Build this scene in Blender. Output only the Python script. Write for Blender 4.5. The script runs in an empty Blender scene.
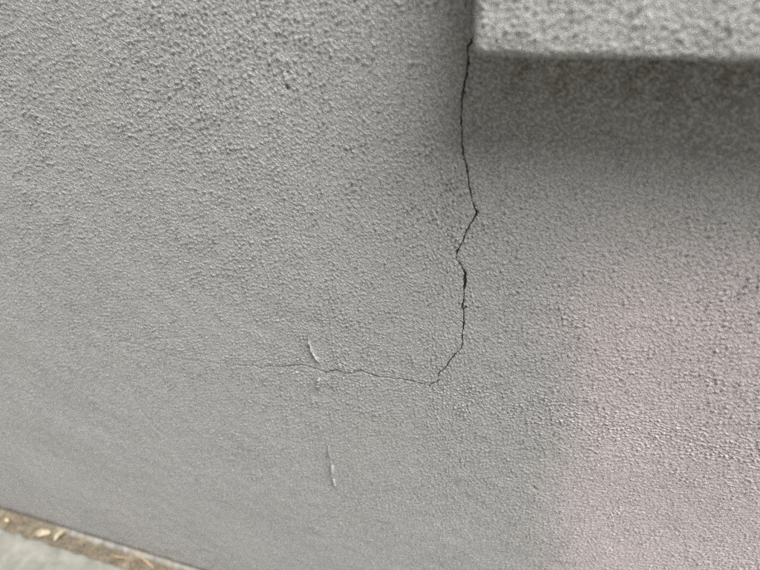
import bpy, math, random
import numpy as np
from mathutils import Matrix, Vector

random.seed(4)
rng = np.random.default_rng(11)
scene = bpy.context.scene
col = scene.collection

# ------------------------------------------------------------------ camera
# World: the wall face is the plane y = 0 and looks towards -Y, X runs right along it,
# Z is up, the paving is z = 0.  Metres.
F = 570.0                                    # focal length in units of a 760 wide frame
D = 0.30                                     # camera to wall
CAMZ = 0.774
def unit(v):
    v = np.array(v, float); return v/np.linalg.norm(v)
Xc = unit((2015, 287, -570))                 # world axes seen in camera axes (right, down, forward)
dn = np.array((50, 781, 570), float); dn = unit(dn - Xc*np.dot(dn, Xc))
Zc = -dn
Yc = np.cross(Zc, Xc)
if Yc[2] < 0: Yc = -Yc
CAM = np.array((0.0, -D, CAMZ))
right = Vector((Xc[0], Yc[0], Zc[0])); down = Vector((Xc[1], Yc[1], Zc[1])); fwd = Vector((Xc[2], Yc[2], Zc[2]))
m = Matrix.Identity(4)
for i in range(3):
    m[i][0] = right[i]; m[i][1] = -down[i]; m[i][2] = -fwd[i]; m[i][3] = CAM[i]
cd = bpy.data.cameras.new('camera'); cam = bpy.data.objects.new('camera', cd); col.objects.link(cam)
cam.matrix_world = m
cd.sensor_width = 36; cd.lens = 36*F/760
cd.clip_start = 0.01; cd.clip_end = 2000
cd.dof.use_dof = True; cd.dof.focus_distance = 0.395; cd.dof.aperture_fstop = 5.7
scene.camera = cam

# ------------------------------------------------------------------ sky, sun, exposure
sun_dir = Vector((0.38, -0.205, 0.85)).normalized()      # towards the light: high, from the right
el = math.asin(sun_dir.z); az = math.atan2(sun_dir.x, sun_dir.y)
w = bpy.data.worlds.new('World'); scene.world = w; w.use_nodes = True
wn = w.node_tree.nodes; wl = w.node_tree.links
sky = wn.new('ShaderNodeTexSky'); sky.sky_type = 'NISHITA'; sky.sun_disc = False
sky.sun_elevation = el; sky.sun_rotation = az
sky.air_density = 1.0; sky.dust_density = 6.0; sky.ozone_density = 1.0
hs = wn.new('ShaderNodeHueSaturation'); hs.inputs['Saturation'].default_value = 0.22
wl.new(sky.outputs[0], hs.inputs['Color'])
wl.new(hs.outputs[0], wn['Background'].inputs['Color'])
wn['Background'].inputs['Strength'].default_value = 0.05
ld = bpy.data.lights.new('sun', 'SUN'); ld.energy = 5.0; ld.angle = math.radians(38); ld.color = (1.0, 0.98, 0.95)
sun = bpy.data.objects.new('sun', ld); col.objects.link(sun)
sun.rotation_euler = sun_dir.to_track_quat('Z', 'Y').to_euler(); sun.location = (3, -3, 4)
vs = scene.view_settings
vs.view_transform = 'Standard'; vs.look = 'None'; vs.gamma = 1; vs.exposure = 0.93
scene.cycles.use_denoising = False

# ------------------------------------------------------------------ helpers
def ray(px, py):
    return np.array((px-380.0, py-285.0, F))
def on_wall(px, py, y=0.0):                  # where the sight line through a spot meets the plane y
    r = ray(px, py); d = np.array((r@Xc, r@Yc, r@Zc))
    return CAM + d*((y-CAM[1])/d[1])
def on_level(px, py, z):
    r = ray(px, py); d = np.array((r@Xc, r@Yc, r@Zc))
    return CAM + d*((z-CAM[2])/d[2])
def tag(o, label=None, cat=None, group=None, kind=None):
    for k, v in (('label', label), ('category', cat), ('group', group), ('kind', kind)):
        if v: o[k] = v
    return o
def link(name, me, mat, parent=None, smooth=True):
    o = bpy.data.objects.new(name, me); col.objects.link(o); me.materials.append(mat)
    if smooth: me.polygons.foreach_set('use_smooth', np.ones(len(me.polygons), bool))
    o.parent = parent
    return o
def quad_mesh(name, V, Q):
    me = bpy.data.meshes.new(name)
    V = np.ascontiguousarray(V, np.float32); Q = np.ascontiguousarray(Q, np.int32)
    me.vertices.add(len(V)); me.vertices.foreach_set('co', V.ravel())
    me.loops.add(Q.size); me.loops.foreach_set('vertex_index', Q.ravel())
    me.polygons.add(len(Q)); me.polygons.foreach_set('loop_start', np.arange(0, Q.size, 4, dtype=np.int32))
    me.update(calc_edges=True); me.validate()
    return me
def grid_quads(nr, nc):
    i = np.arange(nr*nc).reshape(nr, nc)
    return np.stack([i[:-1, :-1], i[:-1, 1:], i[1:, 1:], i[1:, :-1]], -1).reshape(-1, 4)
def box(name, x0, x1, y0, y1, z0, z1):
    V = [(x, y, z) for z in (z0, z1) for y in (y0, y1) for x in (x0, x1)]
    Q = [(0, 2, 3, 1), (4, 5, 7, 6), (0, 1, 5, 4), (2, 6, 7, 3), (0, 4, 6, 2), (1, 3, 7, 5)]
    return quad_mesh(name, V, Q)

# band-passed random relief, sampled in metres
N = 2048; CELL = 0.0005
kx = np.fft.fftfreq(N, CELL)[:, None]; ky = np.fft.rfftfreq(N, CELL)[None, :]
KR = np.sqrt(kx**2+ky**2)
def band(wave, width=0.45, aniso=0.0):
    K = KR
    if aniso:                                 # a little longer along one diagonal
        a = (kx-ky)/math.sqrt(2); b = (kx+ky)/math.sqrt(2)
        K = np.sqrt((a*(1-aniso))**2 + (b*(1+aniso))**2)
    f = np.exp(-(np.log(np.maximum(K, 1e-6)*wave)/width)**2)
    n = np.fft.irfft2(np.fft.rfft2(rng.standard_normal((N, N)))*f, s=(N, N))
    return (n/n.std()).astype(np.float32)
def sample(T, a, b):                         # bilinear, tiles every 1.02 m
    u = np.asarray(a)/CELL; v = np.asarray(b)/CELL
    i = np.floor(u).astype(np.int64); j = np.floor(v).astype(np.int64)
    fu = (u-i).astype(np.float32); fv = (v-j).astype(np.float32)
    i0 = i % N; i1 = (i+1) % N; j0 = j % N; j1 = (j+1) % N
    return (T[i0, j0]*(1-fu)+T[i1, j0]*fu)*(1-fv) + (T[i0, j1]*(1-fu)+T[i1, j1]*fu)*fv
G1 = band(0.0027, 0.36, -0.2); G2 = band(0.0048, 0.45, -0.2); G3 = band(0.0022, 0.35); G4 = band(0.030, 0.5); G5 = band(0.16, 0.5)
GR = 1.0*G1 + 0.45*G2 + 0.12*G3
GR = (GR + 0.12*G4)/1.12
GRAIN = np.log1p(np.exp(2.4*(GR-0.15))).astype(np.float32)*0.00026      # peaks stand proud, hollows stay flat
GRAIN = np.fft.irfft2(np.fft.rfft2(GRAIN)*np.exp(-2*(math.pi*0.00034*KR)**2), s=(N, N)).astype(np.float32)*1.1
GRAIN -= GRAIN.mean()
def smooth(a, b, x):
    t = np.clip((x-a)/(b-a), 0, 1); return t*t*(3-2*t)

# ------------------------------------------------------------------ materials
def new_mat(name):
    mt = bpy.data.materials.new(name); mt.use_nodes = True
    nt = mt.node_tree
    return mt, nt, nt.nodes['Principled BSDF']
def node(nt, t, **kw):
    n = nt.nodes.new(t)
    for k, v in kw.items(): setattr(n, k, v)
    return n
def noise(nt, vec, scale, detail=3, rough=0.55):
    n = node(nt, 'ShaderNodeTexNoise'); n.inputs['Scale'].default_value = scale
    n.inputs['Detail'].default_value = detail; n.inputs['Roughness'].default_value = rough
    nt.links.new(vec, n.inputs['Vector']); return n.outputs['Fac']
def ramp(nt, fac, stops):
    r = node(nt, 'ShaderNodeValToRGB'); cr = r.color_ramp
    while len(cr.elements) < len(stops): cr.elements.new(0.5)
    for e, (p, c) in zip(cr.elements, stops):
        e.position = p; e.color = (*c, 1) if len(c) == 3 else c
    nt.links.new(fac, r.inputs[0]); return r.outputs[0]
def mixc(nt, fac, a, b, blend='MIX'):
    mx = node(nt, 'ShaderNodeMix', data_type='RGBA', blend_type=blend)
    for s, v in ((mx.inputs[0], fac), (mx.inputs[6], a), (mx.inputs[7], b)):
        if isinstance(v, (int, float)): s.default_value = v
        elif isinstance(v, tuple): s.default_value = (*v, 1)
        else: nt.links.new(v, s)
    return mx.outputs[2]
def math_(nt, op, a, b=None, c=None, clamp=False):
    mn = node(nt, 'ShaderNodeMath', operation=op, use_clamp=clamp)
    for s, v in zip(mn.inputs, (a, b, c)):
        if v is None: continue
        if isinstance(v, (int, float)): s.default_value = v
        else: nt.links.new(v, s)
    return mn.outputs[0]
def sstep(nt, x, a, b):
    mr = node(nt, 'ShaderNodeMapRange', interpolation_type='SMOOTHSTEP')
    nt.links.new(x, mr.inputs[0]); mr.inputs[1].default_value = a; mr.inputs[2].default_value = b
    return mr.outputs[0]
def bump(nt, bsdf, height, strength, dist):
    b = node(nt, 'ShaderNodeBump'); b.inputs['Strength'].default_value = strength; b.inputs['Distance'].default_value = dist
    nt.links.new(height, b.inputs['Height']); nt.links.new(b.outputs[0], bsdf.inputs['Normal'])

LP = 0.037                                   # how far the ledge stands out
ledge_corner = on_wall(470, 58, -LP)         # its lower left front corner
LX, LZ = ledge_corner[0], ledge_corner[2]
GZ = float(on_wall(565, 76)[2])
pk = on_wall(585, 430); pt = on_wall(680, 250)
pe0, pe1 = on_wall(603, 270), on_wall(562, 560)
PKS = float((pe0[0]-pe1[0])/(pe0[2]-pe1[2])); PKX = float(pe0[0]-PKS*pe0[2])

def paint_material(name, base, stains_tint=True, gloss=0.26):
    mt, nt, bs = new_mat(name)
    geo = node(nt, 'ShaderNodeNewGeometry'); P = geo.outputs['Position']
    sep = node(nt, 'ShaderNodeSeparateXYZ'); nt.links.new(P, sep.inputs[0])
    x, z = sep.outputs['X'], sep.outputs['Z']
    b = np.array(base)
    c = ramp(nt, noise(nt, P, 9, 4), [(0.3, tuple(b*0.93)), (0.7, tuple(b*1.06))])
    c = mixc(nt, 0.5, c, ramp(nt, noise(nt, P, 420, 3), [(0.3, tuple(b*0.86)), (0.72, tuple(b*1.12))]))
    if stains_tint:
        # lighter pinkish patch at the lower right
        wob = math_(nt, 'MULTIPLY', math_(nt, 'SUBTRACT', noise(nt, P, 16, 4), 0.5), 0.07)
        xw = math_(nt, 'ADD', math_(nt, 'ADD', x, wob), math_(nt, 'MULTIPLY', z, -PKS))      # edge of the patch leans
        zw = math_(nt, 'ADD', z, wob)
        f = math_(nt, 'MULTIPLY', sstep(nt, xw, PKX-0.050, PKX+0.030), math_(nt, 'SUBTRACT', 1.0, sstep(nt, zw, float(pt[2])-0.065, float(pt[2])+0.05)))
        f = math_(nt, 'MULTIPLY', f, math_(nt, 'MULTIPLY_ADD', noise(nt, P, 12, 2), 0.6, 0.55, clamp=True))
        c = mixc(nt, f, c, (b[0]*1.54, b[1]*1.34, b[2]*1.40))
        # faint brighter blush and dull patches in the old paint
        c = mixc(nt, math_(nt, 'MULTIPLY', sstep(nt, noise(nt, P, 5.5, 3), 0.48, 0.7), 0.35), c, (b[0]*1.04, b[1]*1.0, b[2]*0.98))
        # splash dirt low on the wall
        d = math_(nt, 'MULTIPLY', math_(nt, 'SUBTRACT', 1.0, sstep(nt, z, 0.012, 0.075)), sstep(nt, noise(nt, P, 130, 3, 0.7), 0.5, 0.72))
        c = mixc(nt, math_(nt, 'MULTIPLY', d, 0.45), c, (0.20, 0.17, 0.13))
        # rusty brown grime in a band under the ledge
        g = math_(nt, 'SUBTRACT', 1.0, sstep(nt, math_(nt, 'ABSOLUTE', math_(nt, 'SUBTRACT', z, GZ)), 0.003, 0.016))
        g = math_(nt, 'MULTIPLY', g, sstep(nt, x, LX+0.004, LX+0.016))
        g = math_(nt, 'MULTIPLY', g, sstep(nt, noise(nt, P, 95, 4, 0.7), 0.42, 0.66))
        c = mixc(nt, math_(nt, 'MULTIPLY', g, 0.55), c, (0.12, 0.072, 0.05))
        ms = node(nt, 'ShaderNodeMapping'); ms.inputs['Scale'].default_value = (1, 1, 0.45); nt.links.new(P, ms.inputs[0])
        g2 = math_(nt, 'MULTIPLY', sstep(nt, noise(nt, ms.outputs[0], 120, 3, 0.6), 0.5, 0.75), sstep(nt, x, LX+0.002, LX+0.03))
        g2 = math_(nt, 'MULTIPLY', g2, math_(nt, 'MULTIPLY', sstep(nt, z, GZ-0.085, GZ-0.005), sstep(nt, math_(nt, 'MULTIPLY', z, -1.0), -LZ-0.01, -LZ+0.01)))
        c = mixc(nt, math_(nt, 'MULTIPLY', g2, 0.3), c, (0.20, 0.135, 0.105))      # faint rusty runs
    nt.links.new(c, bs.inputs['Base Color'])
    bs.inputs['Roughness'].default_value = gloss
    bs.inputs['Specular IOR Level'].default_value = 1.0
    at = node(nt, 'ShaderNodeAttribute', attribute_name='coarse')
    cb = node(nt, 'ShaderNodeCombineXYZ')                           # grains drawn out a little along the float strokes
    nt.links.new(math_(nt, 'MULTIPLY', math_(nt, 'SUBTRACT', x, z), 0.56), cb.inputs[0])
    nt.links.new(math_(nt, 'MULTIPLY', math_(nt, 'ADD', x, z), 0.78), cb.inputs[1])
    nt.links.new(sep.outputs['Y'], cb.inputs[2]); slant = cb.outputs[0]
    pk_ = math_(nt, 'MAXIMUM', math_(nt, 'SUBTRACT', noise(nt, slant, 620, 3, 0.6), 0.47), 0.0)       # small sharp grains of the spray coat
    fine = math_(nt, 'MULTIPLY', pk_, 4.3)
    big = math_(nt, 'MULTIPLY', noise(nt, P, 230, 3), math_(nt, 'MULTIPLY', at.outputs['Fac'], 1.6))
    bump(nt, bs, math_(nt, 'ADD', fine, big), 1.0, 0.001)
    return mt
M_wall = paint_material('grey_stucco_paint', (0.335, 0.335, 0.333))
M_drip = paint_material('highlit_paint_run', (0.39, 0.39, 0.385), False, 0.2)  # lighter than the wall paint: highlights of the runs put into the colour
M_ledge = paint_material('grey_ledge_paint', (0.37, 0.372, 0.362), False)

def simple(name, c0, c1, scale, rough, bscale, bstr, bdist, spots=None):
    mt, nt, bs = new_mat(name)
    P = node(nt, 'ShaderNodeNewGeometry').outputs['Position']
    c = ramp(nt, noise(nt, P, scale, 5, 0.6), [(0.32, c0), (0.68, c1)])
    if spots: c = mixc(nt, sstep(nt, noise(nt, P, spots[0], 4, 0.6), 0.5, 0.68), c, spots[1])
    nt.links.new(c, bs.inputs['Base Color']); bs.inputs['Roughness'].default_value = rough
    bump(nt, bs, noise(nt, P, bscale, 5, 0.6), bstr, bdist)
    return mt
M_crack = simple('dirty_crack_plaster', (0.15, 0.14, 0.125), (0.30, 0.285, 0.26), 300, 0.95, 800, 0.6, 0.001)
M_conc = simple('paving_concrete', (0.125, 0.123, 0.106), (0.195, 0.192, 0.168), 35, 0.85, 500, 0.5, 0.0012, (14, (0.115, 0.114, 0.098)))
M_found = simple('shade_dark_footing', (0.05, 0.046, 0.04), (0.11, 0.10, 0.085), 120, 0.9, 400, 0.8, 0.002)  # near-black colour paints the shadow line under the wall's lower edge
M_soil = simple('brown_soil', (0.11, 0.09, 0.062), (0.215, 0.18, 0.128), 90, 0.95, 350, 1.0, 0.004)
M_bead = simple('pale_mortar_bead', (0.12, 0.113, 0.10), (0.235, 0.228, 0.205), 80, 0.55, 300, 0.5, 0.001, (45, (0.22, 0.18, 0.13)))
M_leaf = simple('pale_dry_leaf', (0.20, 0.17, 0.115), (0.31, 0.27, 0.19), 160, 0.7, 600, 0.4, 0.0005)
M_straw = simple('straw', (0.30, 0.215, 0.115), (0.42, 0.33, 0.20), 200, 0.7, 600, 0.4, 0.0004)
M_field = simple('open_ground', (0.06, 0.062, 0.045), (0.11, 0.10, 0.075), 3.0, 0.95, 60, 0.5, 0.01)  # unseen ground past the paving, coloured dark to cut bounce onto the wall

# ------------------------------------------------------------------ ground
ZB = 0.010                                   # lower edge of the stucco
GAP = 0.0245                                 # soil joint between wall and paving
ZS = -0.006
tag(link('ground', quad_mesh('ground', [(-600, -600, -0.03), (600, -600, -0.03), (600, 600, -0.03), (-600, 600, -0.03)], [(0, 1, 2, 3)]), M_field), kind='structure')

# paving: fine near the joint, its arris worn
xs = np.concatenate([np.linspace(-6, -1.4, 12), np.linspace(-1.35, 0.4, 351), np.linspace(0.5, 6, 14)])
prof = [(-GAP, -0.11), (-GAP, -0.012), (-GAP-0.0002, -0.004), (-GAP-0.0012, -0.0012), (-GAP-0.0035, 0.0)]
prof += [(-GAP-0.0035-d, 0.0) for d in np.geomspace(0.005, 0.62, 40)]  # far edge is out of view, set close in to cut bounce light
prof += [(prof[-1][0]-0.004, -0.004), (prof[-1][0]-0.005, -0.11)]
P = np.array(prof)
Xg, Jg = np.meshgrid(xs, np.arange(len(P)))
wear = 0.0007*sample(G4, xs+3.0, xs*0+0.2) + 0.0005*sample(G2, xs, xs*0+0.4)
Yg = P[:, 0][:, None] + np.where(P[:, 1] > -0.02, 1.0, 0.4)[:, None]*wear[None, :]*np.exp(-(np.abs(P[:, 0]+GAP)/0.05))[:, None]
Zg = P[:, 1][:, None] + 0.0007*sample(G4, Xg, Yg)*(P[:, 1][:, None] > -0.003)
me = quad_mesh('paving', np.stack([Xg, Yg, Zg], -1).reshape(-1, 3), grid_quads(len(P), len(xs))[:, ::-1])
tag(link('pavement', me, M_conc), kind='structure')

# soil in the joint
xs = np.concatenate([np.linspace(-6, -1.4, 20), np.linspace(-1.39, 0.4, 900), np.linspace(0.5, 6, 20)])
ys = np.linspace(-GAP-0.006, 0.02, 22)
Xg, Yg = np.meshgrid(xs, ys)
Zg = ZS + 0.0012*sample(G4, Xg, Yg*1.0+0.3) + 0.0010*sample(G2, Xg, Yg+0.1) + 0.0006*sample(G1, Xg, Yg)
me = quad_mesh('soil_joint', np.stack([Xg, Yg, Zg], -1).reshape(-1, 3), grid_quads(len(ys), len(xs)))
tag(link('soil', me, M_soil), kind='structure')

# ------------------------------------------------------------------ the wall
vert_px = [(474, 32), (471, 42.6), (467.6, 47), (468.2, 57), (468, 62), (466.8, 70.5), (465.2, 80), (463.1, 93), (462, 105), (461.3, 115), (461, 123.5),
           (462, 127.7), (461.7, 139), (463, 153), (464.6, 160), (467.9, 175.4), (469, 186.6), (472, 200.7), (477, 213), (474.2, 217.5),
           (469.3, 226), (465.5, 234), (463, 241), (457.3, 250.3), (456, 255), (456.6, 260), (463.7, 270), (465.3, 273.5), (464.6, 280), (464.2, 287),
           (463.7, 291), (463.7, 299), (461.8, 307), (463.6, 311), (463.8, 322.6), (462.5, 331), (462.3, 342), (461, 348.6), (453.7, 355.6), (446, 366.8), (437.5, 374.5)]
vert_w = [1.2, 2.0, 1.7, 1.3, 1.9, 1.9, 2.0, 2.0, 1.8, 1.7, 1.6, 1.2, 1.6, 1.6, 1.4, 1.5, 1.4, 1.5, 1.8, 1.6, 1.5, 1.4, 1.7, 1.6, 1.7, 1.4, 1.4, 2.2, 3.2, 3.0,
          0.9, 1.1, 2.2, 1.3, 1.5, 1.4, 1.4, 1.4, 1.3, 1.3, 1.1]
spur_px = [(439.5, 380), (434.5, 382.6), (429, 386.2)]
spur_w = [1.1, 1.3, 1.0]
hor_px = [(429, 386), (423, 384), (411, 381), (401.8, 379.2), (392.6, 378), (380.8, 377.2), (370, 374.3), (361.7, 370.4), (359.7, 370.4), (353, 372.6),
          (346.6, 374), (340, 371.7), (337.4, 370.3), (326.4, 372.4), (317, 369.2), (305.8, 366), (300.3, 364.8), (291, 366), (282, 366.5), (269.5, 366), (260, 368.4), (253.7, 365.3), (244, 366)]
hor_w = [0.55, 0.55, 0.7, 0.6, 0.75, 0.95, 0.9, 0.5, 0.9, 1.05, 1.0, 0.9, 0.9, 1.0, 0.7, 0.6, 1.0, 1.1, 1.0, 0.85, 0.95, 0.6, 0.5]
blob_px = [(466.5, 306.5), (464.5, 308.5)]; blob_w = [1.2, 1.4]
PX = 0.00069                                 # one frame unit on the wall near the crack
def path(px, wd):
    pts = np.array([on_wall(*p)[[0, 2]] for p in px]); wd = np.array(wd)*PX*0.82
    # subdivide with small jitter so the edges look broken
    out = []; ow = []
    for a, b, wa, wb in zip(pts[:-1], pts[1:], wd[:-1], wd[1:]):
        n = max(1, int(np.linalg.norm(b-a)/0.0022))
        for k in range(n):
            t = k/n; j = 0.00022 if k else 0
            out.append(a+(b-a)*t + rng.normal(0, 1, 2)*j); ow.append((wa+(wb-wa)*t)*(1+rng.normal(0, 0.26)))
    out.append(pts[-1]); ow.append(wd[-1])
    return np.array(out), np.maximum(np.array(ow), 0.0003)
def chip(px, py, w_):
    c = on_wall(px, py)[[0, 2]]; a = rng.uniform(0, 6.28); d = np.array((math.cos(a), math.sin(a)))*0.0007
    return np.array([c-d, c+d]), np.array([w_*0.7, w_])*PX
cracks = [path(vert_px, vert_w), path(spur_px, spur_w), path(hor_px, [1.15*v for v in hor_w]), path(blob_px, blob_w),
          chip(463.6, 92, 1.6), chip(468.9, 62, 1.7), chip(461.2, 122, 1.4), chip(476.6, 213.5, 1.7), chip(456.6, 252, 1.6), chip(463.2, 323, 1.5), chip(438.6, 376, 1.3), chip(466.8, 172, 1.3)]
NC = len(cracks)
cracks += [chip(286.5, 72, 0.8), chip(288, 75, 0.7), chip(287, 87.5, 0.9), chip(534, 488, 1.6)]

def axis(lo, hi, step):
    v = [lo]
    while v[-1] < hi: v.append(v[-1]+step(v[-1]))
    v[-1] = hi
    return np.array(v)
cv = cracks[0][0]; ch = np.vstack([cracks[2][0], cracks[1][0]])
cx0, cx1 = min(cv[:, 0].min(), ch[:, 0].max()-0.01)-0.002, cv[:, 0].max()+0.002
cz0, cz1 = ch[:, 1].min()-0.0015, ch[:, 1].max()+0.0015
def sx(x):
    if cx0 < x < cx1: return 0.00033
    if -0.22 < x < 0.26: return 0.0008
    if -0.82 < x <= -0.22: return 0.0012
    return 0.0016+0.12*max(-0.82-x, x-0.26, 0)
def sz(z):
    if cz0 < z < cz1: return 0.00036
    if 0.26 < z < 0.80: return 0.00085
    if z <= 0.26: return 0.0012
    return 0.0015+0.12*(z-0.80)
WX0, WX1, WTOP = -5.0, 5.0, 2.6
xs = axis(WX0, WX1, sx); zs = axis(ZB+0.0015, WTOP, sz)
X, Z = np.meshgrid(xs, zs)
rough = 1.0 - 0.10*smooth(0.45, 0.10, Z)*smooth(0.0, -0.4, X)
rough *= np.clip(1.0 + 0.12*sample(G5, X+0.3, Z) + 0.11*sample(G4, X+0.6, Z+0.5), 0.5, 1.5)
H = sample(GRAIN, X, Z)*rough + 0.00006*sample(G4, X+0.4, Z+0.2) + 0.00022*sample(G5, X, Z)
coarse = np.clip(np.maximum(smooth(-0.80, -0.95, X), smooth(0.25, 0.34, X)), smooth(0.79, 0.88, Z), 1)
H = H*(1-coarse)

def seg_dist(Xs, Zs, pts, wd):
    best = np.full(Xs.shape, 1e9, np.float32); bw = np.zeros(Xs.shape, np.float32)
    for a, b, wa, wb in zip(pts[:-1], pts[1:], wd[:-1], wd[1:]):
        r = 0.006
        m_ = (Xs > min(a[0], b[0])-r) & (Xs < max(a[0], b[0])+r) & (Zs > min(a[1], b[1])-r) & (Zs < max(a[1], b[1])+r)
        if not m_.any(): continue
        x_, z_ = Xs[m_], Zs[m_]; d = b-a; L = max(d@d, 1e-12)
        t = np.clip(((x_-a[0])*d[0]+(z_-a[1])*d[1])/L, 0, 1)
        q = np.hypot(x_-a[0]-t*d[0], z_-a[1]-t*d[1]); w_ = wa+(wb-wa)*t
        sel = q-w_/2 < best[m_]-bw[m_]/2
        bb = best[m_]; ww = bw[m_]; bb[sel] = q[sel]; ww[sel] = w_[sel]; best[m_] = bb; bw[m_] = ww
    return best, bw
hole = np.zeros(X.shape, bool); face_c = (X[:-1, :-1]+X[1:, 1:])/2, (Z[:-1, :-1]+Z[1:, 1:])/2
cut = np.zeros(face_c[0].shape, bool)
for pts, wd in cracks:
    i0, i1 = np.searchsorted(zs, (pts[:, 1].min()-0.008, pts[:, 1].max()+0.008))
    j0, j1 = np.searchsorted(xs, (pts[:, 0].min()-0.008, pts[:, 0].max()+0.008))
    s = (slice(i0, i1), slice(j0, j1))
    d, wv = seg_dist(X[s], Z[s], pts, wd)
    H[s] -= 0.00035*np.exp(-np.maximum(d-wv/2, 0)/0.0004)
    d, wv = seg_dist(face_c[0][s], face_c[1][s], pts, wd)
    cut[s] |= d < wv/2
# shallow creases, pits
def crease(px, wid, depth):
    pts = np.array([on_wall(*p)[[0, 2]] for p in px])
    i0, i1 = np.searchsorted(zs, (pts[:, 1].min()-0.01, pts[:, 1].max()+0.01)); j0, j1 = np.searchsorted(xs, (pts[:, 0].min()-0.01, pts[:, 0].max()+0.01))
    s = (slice(i0, i1), slice(j0, j1))
    d, _ = seg_dist(X[s], Z[s], pts, np.zeros(len(pts)))
    H[s] -= depth*np.exp(-(d/wid)**2)
crease([(244, 366), (228, 364), (205, 362), (180, 359), (160, 352), (140, 345), (122, 342)], 0.0012, 0.0003)
crease([(122, 342), (140, 339), (157, 339), (200, 336)], 0.0012, 0.00025)
crease([(128, 380), (133, 396), (141, 411), (150, 420), (157, 429), (168, 438)], 0.0015, 0.00045)
crease([(287, 66), (288, 74)], 0.0014, 0.0012); crease([(286.5, 86), (288, 89)], 0.0011, 0.0012); crease([(533, 487), (535, 490)], 0.0012, 0.0011)
crease([(284, 62), (290, 76)], 0.003, -0.0007)

# lower edge rolls back under the wall
nz, nx = X.shape
edge = [(0.045, ZB+0.0006), (0.006, ZB+0.0004), (0.0018, ZB), (0.0005, ZB+0.0005)]
rows = []
wavy = 0.0009*sample(G4, xs, xs*0+0.7)+0.0004*sample(G2, xs, xs*0+0.7)
fade = np.exp(-np.clip((Z-ZB)/0.004, 0, 30))
for y_, z_ in edge: rows.append(np.stack([xs, np.full(nx, y_)-(H[0] if y_ < 0.004 else 0), z_+wavy], -1))
V = np.concatenate([np.stack(rows), np.stack([X, -H, Z+wavy[None, :]*fade], -1)], 0)
top = np.stack([xs, np.full(nx, 0.24), np.full(nx, WTOP)], -1)[None]
V = np.concatenate([V, top], 0)
Q = grid_quads(V.shape[0], nx).reshape(V.shape[0]-1, nx-1, 4)
keep = np.ones(Q.shape[:2], bool); keep[len(edge):len(edge)+nz-1] = ~cut
Q = Q[keep]
nv = V.shape[0]*nx
bx = np.array([(x, y, z) for z in (ZB+0.0012, WTOP-0.001) for y in (0.044, 0.24) for x in (WX0, WX1)])
BQ = np.array([(0, 2, 3, 1), (4, 5, 7, 6), (0, 1, 5, 4), (2, 6, 7, 3), (0, 4, 6, 2), (1, 3, 7, 5)])+nv
me = quad_mesh('wall', np.concatenate([V.reshape(-1, 3), bx]), np.concatenate([Q, BQ]))
at = me.attributes.new('coarse', 'FLOAT', 'POINT')
cf = np.zeros(len(me.vertices), np.float32); cg = np.concatenate([np.repeat(coarse[:1], len(edge), 0), coarse, coarse[-1:]], 0).ravel(); cf[:len(cg)] = cg
at.data.foreach_set('value', cf)
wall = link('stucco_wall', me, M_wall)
tag(wall, 'grey rough stucco wall with a thin bent crack running down it', 'wall')

# the cracks: channels behind the broken stucco
def channel(pts, wd):
    t = np.gradient(pts, axis=0) if len(pts) > 2 else np.repeat((pts[1]-pts[0])[None], len(pts), 0)
    t /= np.linalg.norm(t, axis=1)[:, None]+1e-9
    n = np.stack([-t[:, 1], t[:, 0]], -1)
    sec = [(-1, 0.0016, 0.0010), (-1, 0.0001, 0.003), (0, 0, 0.0055), (1, 0.0001, 0.003), (1, 0.0016, 0.0010)]
    R = []
    for s, ex, dep in sec:
        off = s*(wd/2+ex) if s else wd*0
        q = pts + n*off[:, None]
        R.append(np.stack([q[:, 0], np.full(len(q), dep)+rng.normal(0, 0.0003, len(q))*(dep > 0.002), q[:, 1]], -1))
    R = np.stack(R, 1)
    return R.reshape(-1, 3), grid_quads(len(pts), 5)
def crack_object(parts, label, name='crack'):
    Vs, Qs, k = [], [], 0
    for pts, wd in parts:
        v, q = channel(pts, wd); Vs.append(v); Qs.append(q+k); k += len(v)
    o = link(name, quad_mesh(name, np.concatenate(Vs), np.concatenate(Qs)), M_crack, wall)
    o['label'] = label
crack_object([cracks[0], cracks[1]]+cracks[3:NC], 'dark jagged vertical crack running down from the ledge corner')
crack_object([cracks[2]], 'hairline horizontal crack branching left from the foot of the vertical crack')

for p_ in cracks[NC:]: crack_object([p_], 'small dark pinhole in the stucco', 'pit')
# raised paint runs
def drip(px, rad, taper=0.35):
    pts = np.array([on_wall(*p)[[0, 2]] for p in px]); n = 18
    s = np.linspace(0, len(pts)-1, n); c = np.stack([np.interp(s, range(len(pts)), pts[:, i]) for i in (0, 1)], -1)
    r = np.interp(s, np.linspace(0, len(pts)-1, len(rad)), rad)
    r = 1.15*r*(1+0.22*rng.standard_normal(n)); r *= np.sin(np.linspace(0.05, math.pi-0.05, n))**taper
    c += rng.normal(0, 0.00025, c.shape)
    t = np.gradient(c, axis=0); t /= np.linalg.norm(t, axis=1)[:, None]
    nn = np.stack([-t[:, 1], t[:, 0]], -1)
    ang = np.linspace(0, 2*math.pi, 13)
    R = np.zeros((n, 13, 3))
    for k, a in enumerate(ang):
        q = c + nn*(0.62*r*math.cos(a))[:, None]
        R[:, k] = np.stack([q[:, 0], -0.0008-r*1.4*math.sin(a), q[:, 1]], -1)
    R[:, -1] = R[:, 0]
    return link('paint_drip', quad_mesh('paint_drip', R.reshape(-1, 3), grid_quads(n, 13)), M_drip, wall)
drip([(307.5, 334), (310, 342), (312.5, 350), (316, 357), (321.5, 364)], [0.0007, 0.0013, 0.0009, 0.0014, 0.0009, 0.0005], 0.7)
drip([(319.6, 376), (319.2, 381), (318.3, 388)], [0.0009, 0.0015, 0.0020, 0.0010])
drip([(329.2, 445), (329.6, 450), (330, 456)], [0.0005, 0.0012, 0.0018])
drip([(332.6, 464), (332.8, 468), (333, 473)], [0.0012, 0.0019, 0.0021])
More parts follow.
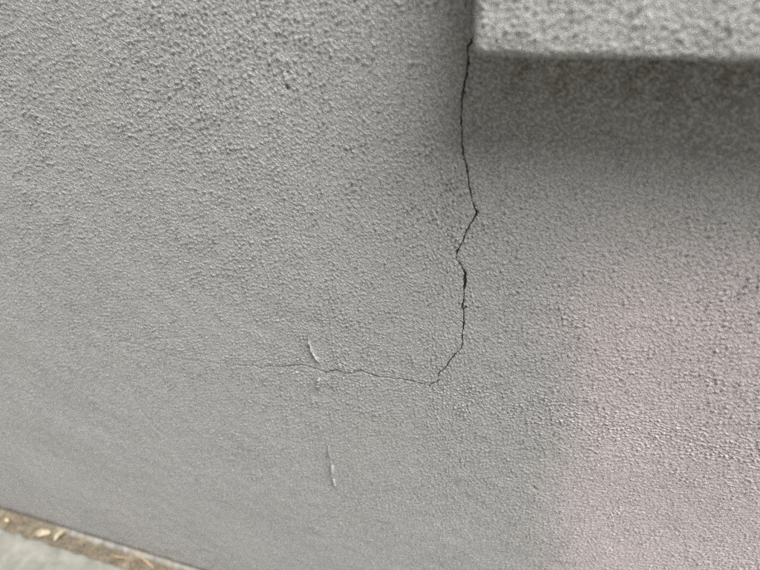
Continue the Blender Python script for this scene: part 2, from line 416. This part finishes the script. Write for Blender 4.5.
drip([(333.8, 478), (335, 481), (336.2, 485)], [0.0008, 0.0014, 0.0016])

link('footing', box('footing', WX0, WX1, 0.0022, 0.24, -0.119, ZB-0.0008), M_found, wall, False)

# pale mortar bead along the foot of the wall
xs = np.concatenate([np.linspace(-4.9, -1.4, 15), np.linspace(-1.39, 0.4, 600), np.linspace(0.5, 4.9, 15)])
pr = [(0.0040, -0.0008), (0.001, -0.0010), (-0.0012, -0.0018), (-0.0034, -0.0032), (-0.0044, -0.006), (-0.0048, -0.012)]
R = np.zeros((len(pr), len(xs), 3))
wv = 0.5*sample(G4, xs, xs*0+0.9)+0.35*sample(G2, xs, xs*0+0.9)
low = smooth(-0.60, -0.72, xs)                # sinks under the soil towards the left
for k, (y_, z_) in enumerate(pr):
    R[k] = np.stack([xs, y_-0.0012*wv*(k > 1), z_+0.0010*wv-0.010*low*(k > 0)], -1)
link('mortar_bead', quad_mesh('mortar_bead', R.reshape(-1, 3), grid_quads(len(pr), len(xs))[:, ::-1]), M_bead, wall)

# ------------------------------------------------------------------ the ledge
LH = 0.11; r = 0.0045
pr = [(0.0, LZ)]
pr += [(-d, LZ) for d in np.linspace(0.002, LP-r, 30)]
pr += [(-(LP-r)-r*math.sin(a), LZ+r-r*math.cos(a)) for a in np.linspace(0.12, math.pi/2, 12)]
pr += [(-LP, z) for z in np.arange(LZ+r+0.0009, LZ+0.045, 0.0009)]
pr += [(-LP, z) for z in np.linspace(LZ+0.046, LZ+LH-r, 30)]
pr += [(-(LP-r)-r*math.cos(a), LZ+LH-r+r*math.sin(a)) for a in np.linspace(0.1, math.pi/2, 8)]
pr += [(-(LP-r)+d, LZ+LH+0.25*d) for d in np.linspace(0.004, LP-r, 12)]
pr = np.array(pr); arc = np.concatenate([[0], np.cumsum(np.hypot(*np.diff(pr, axis=0).T))])
tg = np.gradient(pr, axis=0); tg /= np.linalg.norm(tg, axis=1)[:, None]
nr = np.stack([-tg[:, 1], tg[:, 0]], -1)      # (y, z) outward
if nr[50, 0] > 0: nr = -nr
xs = np.concatenate([np.arange(0.0, 0.30, 0.0009), 0.30+np.geomspace(0.003, 1.5, 60)])
inset = np.where(xs < r, r-np.sqrt(np.maximum(r*r-(r-xs)**2, 0)), 0)
A, U = np.meshgrid(arc, xs, indexing='ij')
h = 1.0*sample(GRAIN, U+0.37, A+0.55) + 0.0002*sample(G4, U+0.1, A+0.2) + 0.0003*sample(G5, U*1.5, A*0+0.3)
h = h*np.clip(np.minimum(A, arc[-1]-A)/0.003, 0, 1)
cz = LZ+LH/2
Yg = pr[:, 0][:, None]+nr[:, 0][:, None]*h
Zg = pr[:, 1][:, None]+nr[:, 1][:, None]*h
sc_in = inset[None, :]
Yg = Yg*(1-sc_in/LP); Zg = cz+(Zg-cz)*(1-sc_in/(LH/2))
front = np.stack([LX+U, Yg, Zg], -1)
capn = 26
caps = []
for t in np.linspace(0, 1, capn)[:-1]:
    c = front[:, 0].copy(); c[:, 1] *= t
    c[:, 0] = LX-(0.6*sample(GRAIN, c[:, 1]+0.9, c[:, 2]))*(t > 0)
    caps.append(c)
G = np.concatenate([np.stack(caps, 1), front], 1)
G[..., 1] += 0.0008                            # bedded in the wall face
endc = G[:, -1].copy(); endc[:, 1] = 0.0008
G = np.concatenate([G, endc[:, None]], 1)
me = quad_mesh('ledge', G.reshape(-1, 3), grid_quads(G.shape[0], G.shape[1]))
me.attributes.new('coarse', 'FLOAT', 'POINT')
tag(link('window_ledge', me, M_ledge), 'stuccoed grey ledge jutting from the wall at the top right', 'ledge')

# ------------------------------------------------------------------ dry litter in the joint
def leaf(px, py, length, width, ang, tilt, curl, label, mat=M_leaf):
    p = on_level(px, py, ZS+0.006)
    nu, nv_ = 11, 7
    V = []
    for i in range(nu):
        u = i/(nu-1); wd = width*math.sin(math.pi*min(1, u*0.93+0.05))**0.7*(1+0.12*random.uniform(-1, 1))
        for j in range(nv_):
            v = j/(nv_-1)-0.5
            V.append(((u-0.5)*length, v*wd, curl*(abs(v)*2)**2*wd+0.10*length*math.sin(u*5)+random.uniform(-1, 1)*0.0002))
    V = np.array(V); q = grid_quads(nu, nv_); n = len(V)
    V2 = V-np.array((0, 0, 0.00035))
    rim = [k for k in range(nv_)]+[(i+1)*nv_-1 for i in range(1, nu)]+[nu*nv_-1-k for k in range(1, nv_)]+[i*nv_ for i in range(nu-2, 0, -1)]
    side = [(rim[k], rim[(k+1) % len(rim)], rim[(k+1) % len(rim)]+n, rim[k]+n) for k in range(len(rim))]
    me = quad_mesh('leaf', np.concatenate([V, V2]), np.concatenate([q, q[:, ::-1]+n, np.array(side)]))
    o = link('leaf_fragment', me, mat)
    o.location = p; o.rotation_euler = (tilt, 0.0, ang)
    tag(o, label, 'leaf', 'dry leaf fragments in the soil joint')
leaf(43.5, 532.5, 0.021, 0.011, 0.35, 0.5, 0.25, 'pale cream leaf fragment lying flat, left one of the pair in the soil gap')
leaf(60.5, 534.5, 0.023, 0.009, 1.45, 0.1, 0.3, 'pale cream leaf fragment standing crosswise, right one of the pair in the soil gap')
leaf(7, 520, 0.009, 0.005, -0.4, 0.3, 0.2, 'tiny tan leaf flake in the soil gap at the far left edge', M_straw)

def twig(px0, px1, rad, label, name='straw'):
    a = on_level(*px0, ZS+0.004); b = on_level(*px1, ZS+0.007); n = 9
    c = np.array([a+(b-a)*t+np.array((0, 0, 0.002))*math.sin(3*t)+rng.normal(0, 0.00025, 3) for t in np.linspace(0, 1, n)])
    d = unit(b-a); s = unit(np.cross(d, (0, 0, 1))); u = np.cross(s, d)
    R = np.zeros((n, 7, 3))
    for k in range(7):
        an = 2*math.pi*k/6
        for i in range(n):
            rr = rad*(0.35 if i in (0, n-1) else 1)*(1.1-0.4*i/n)
            R[i, k] = c[i]+(s*math.cos(an)+u*0.6*math.sin(an))*rr
    o = link(name, quad_mesh(name, R.reshape(-1, 3), grid_quads(n, 7)), M_straw)
    tag(o, label, 'straw')
twig((138, 555), (154, 568), 0.0011, 'orange tan straw lying askew in the soil gap near the bottom edge')
twig((112, 556), (128, 559), 0.0008, 'short thin brown straw along the soil gap, left of the tan straw')

# crumbs of soil and grit
Vs, Qs, k = [], [], 0
for _ in range(900):
    x = random.uniform(-1.1, 0.1); y = random.uniform(-GAP+0.002, -0.007) if random.random() < 0.8 else random.uniform(-GAP-0.004, -GAP+0.006)
    s = random.uniform(0.0005, 0.0017) * (1.6 if random.random() < 0.06 else 1)
    z = ZS+0.0006+s*0.3
    q = np.array([(a, b, c) for c in (-1, 1) for b in (-1, 1) for a in (-1, 1)], float)*s*rng.uniform(0.6, 1.1, (8, 3))
    an = random.uniform(0, 6.28); ca, sa = math.cos(an), math.sin(an)
    q = np.stack([q[:, 0]*ca-q[:, 1]*sa, q[:, 0]*sa+q[:, 1]*ca, q[:, 2]*0.8], -1)+(x, y, z)
    Vs.append(q); Qs.append(np.array([(0, 2, 3, 1), (4, 5, 7, 6), (0, 1, 5, 4), (2, 6, 7, 3), (0, 4, 6, 2), (1, 3, 7, 5)])+k); k += 8
tag(link('soil_crumbs', quad_mesh('soil_crumbs', np.concatenate(Vs), np.concatenate(Qs)), M_soil), 'loose brown soil crumbs and grit in the gap at the wall foot', 'soil', kind='stuff')
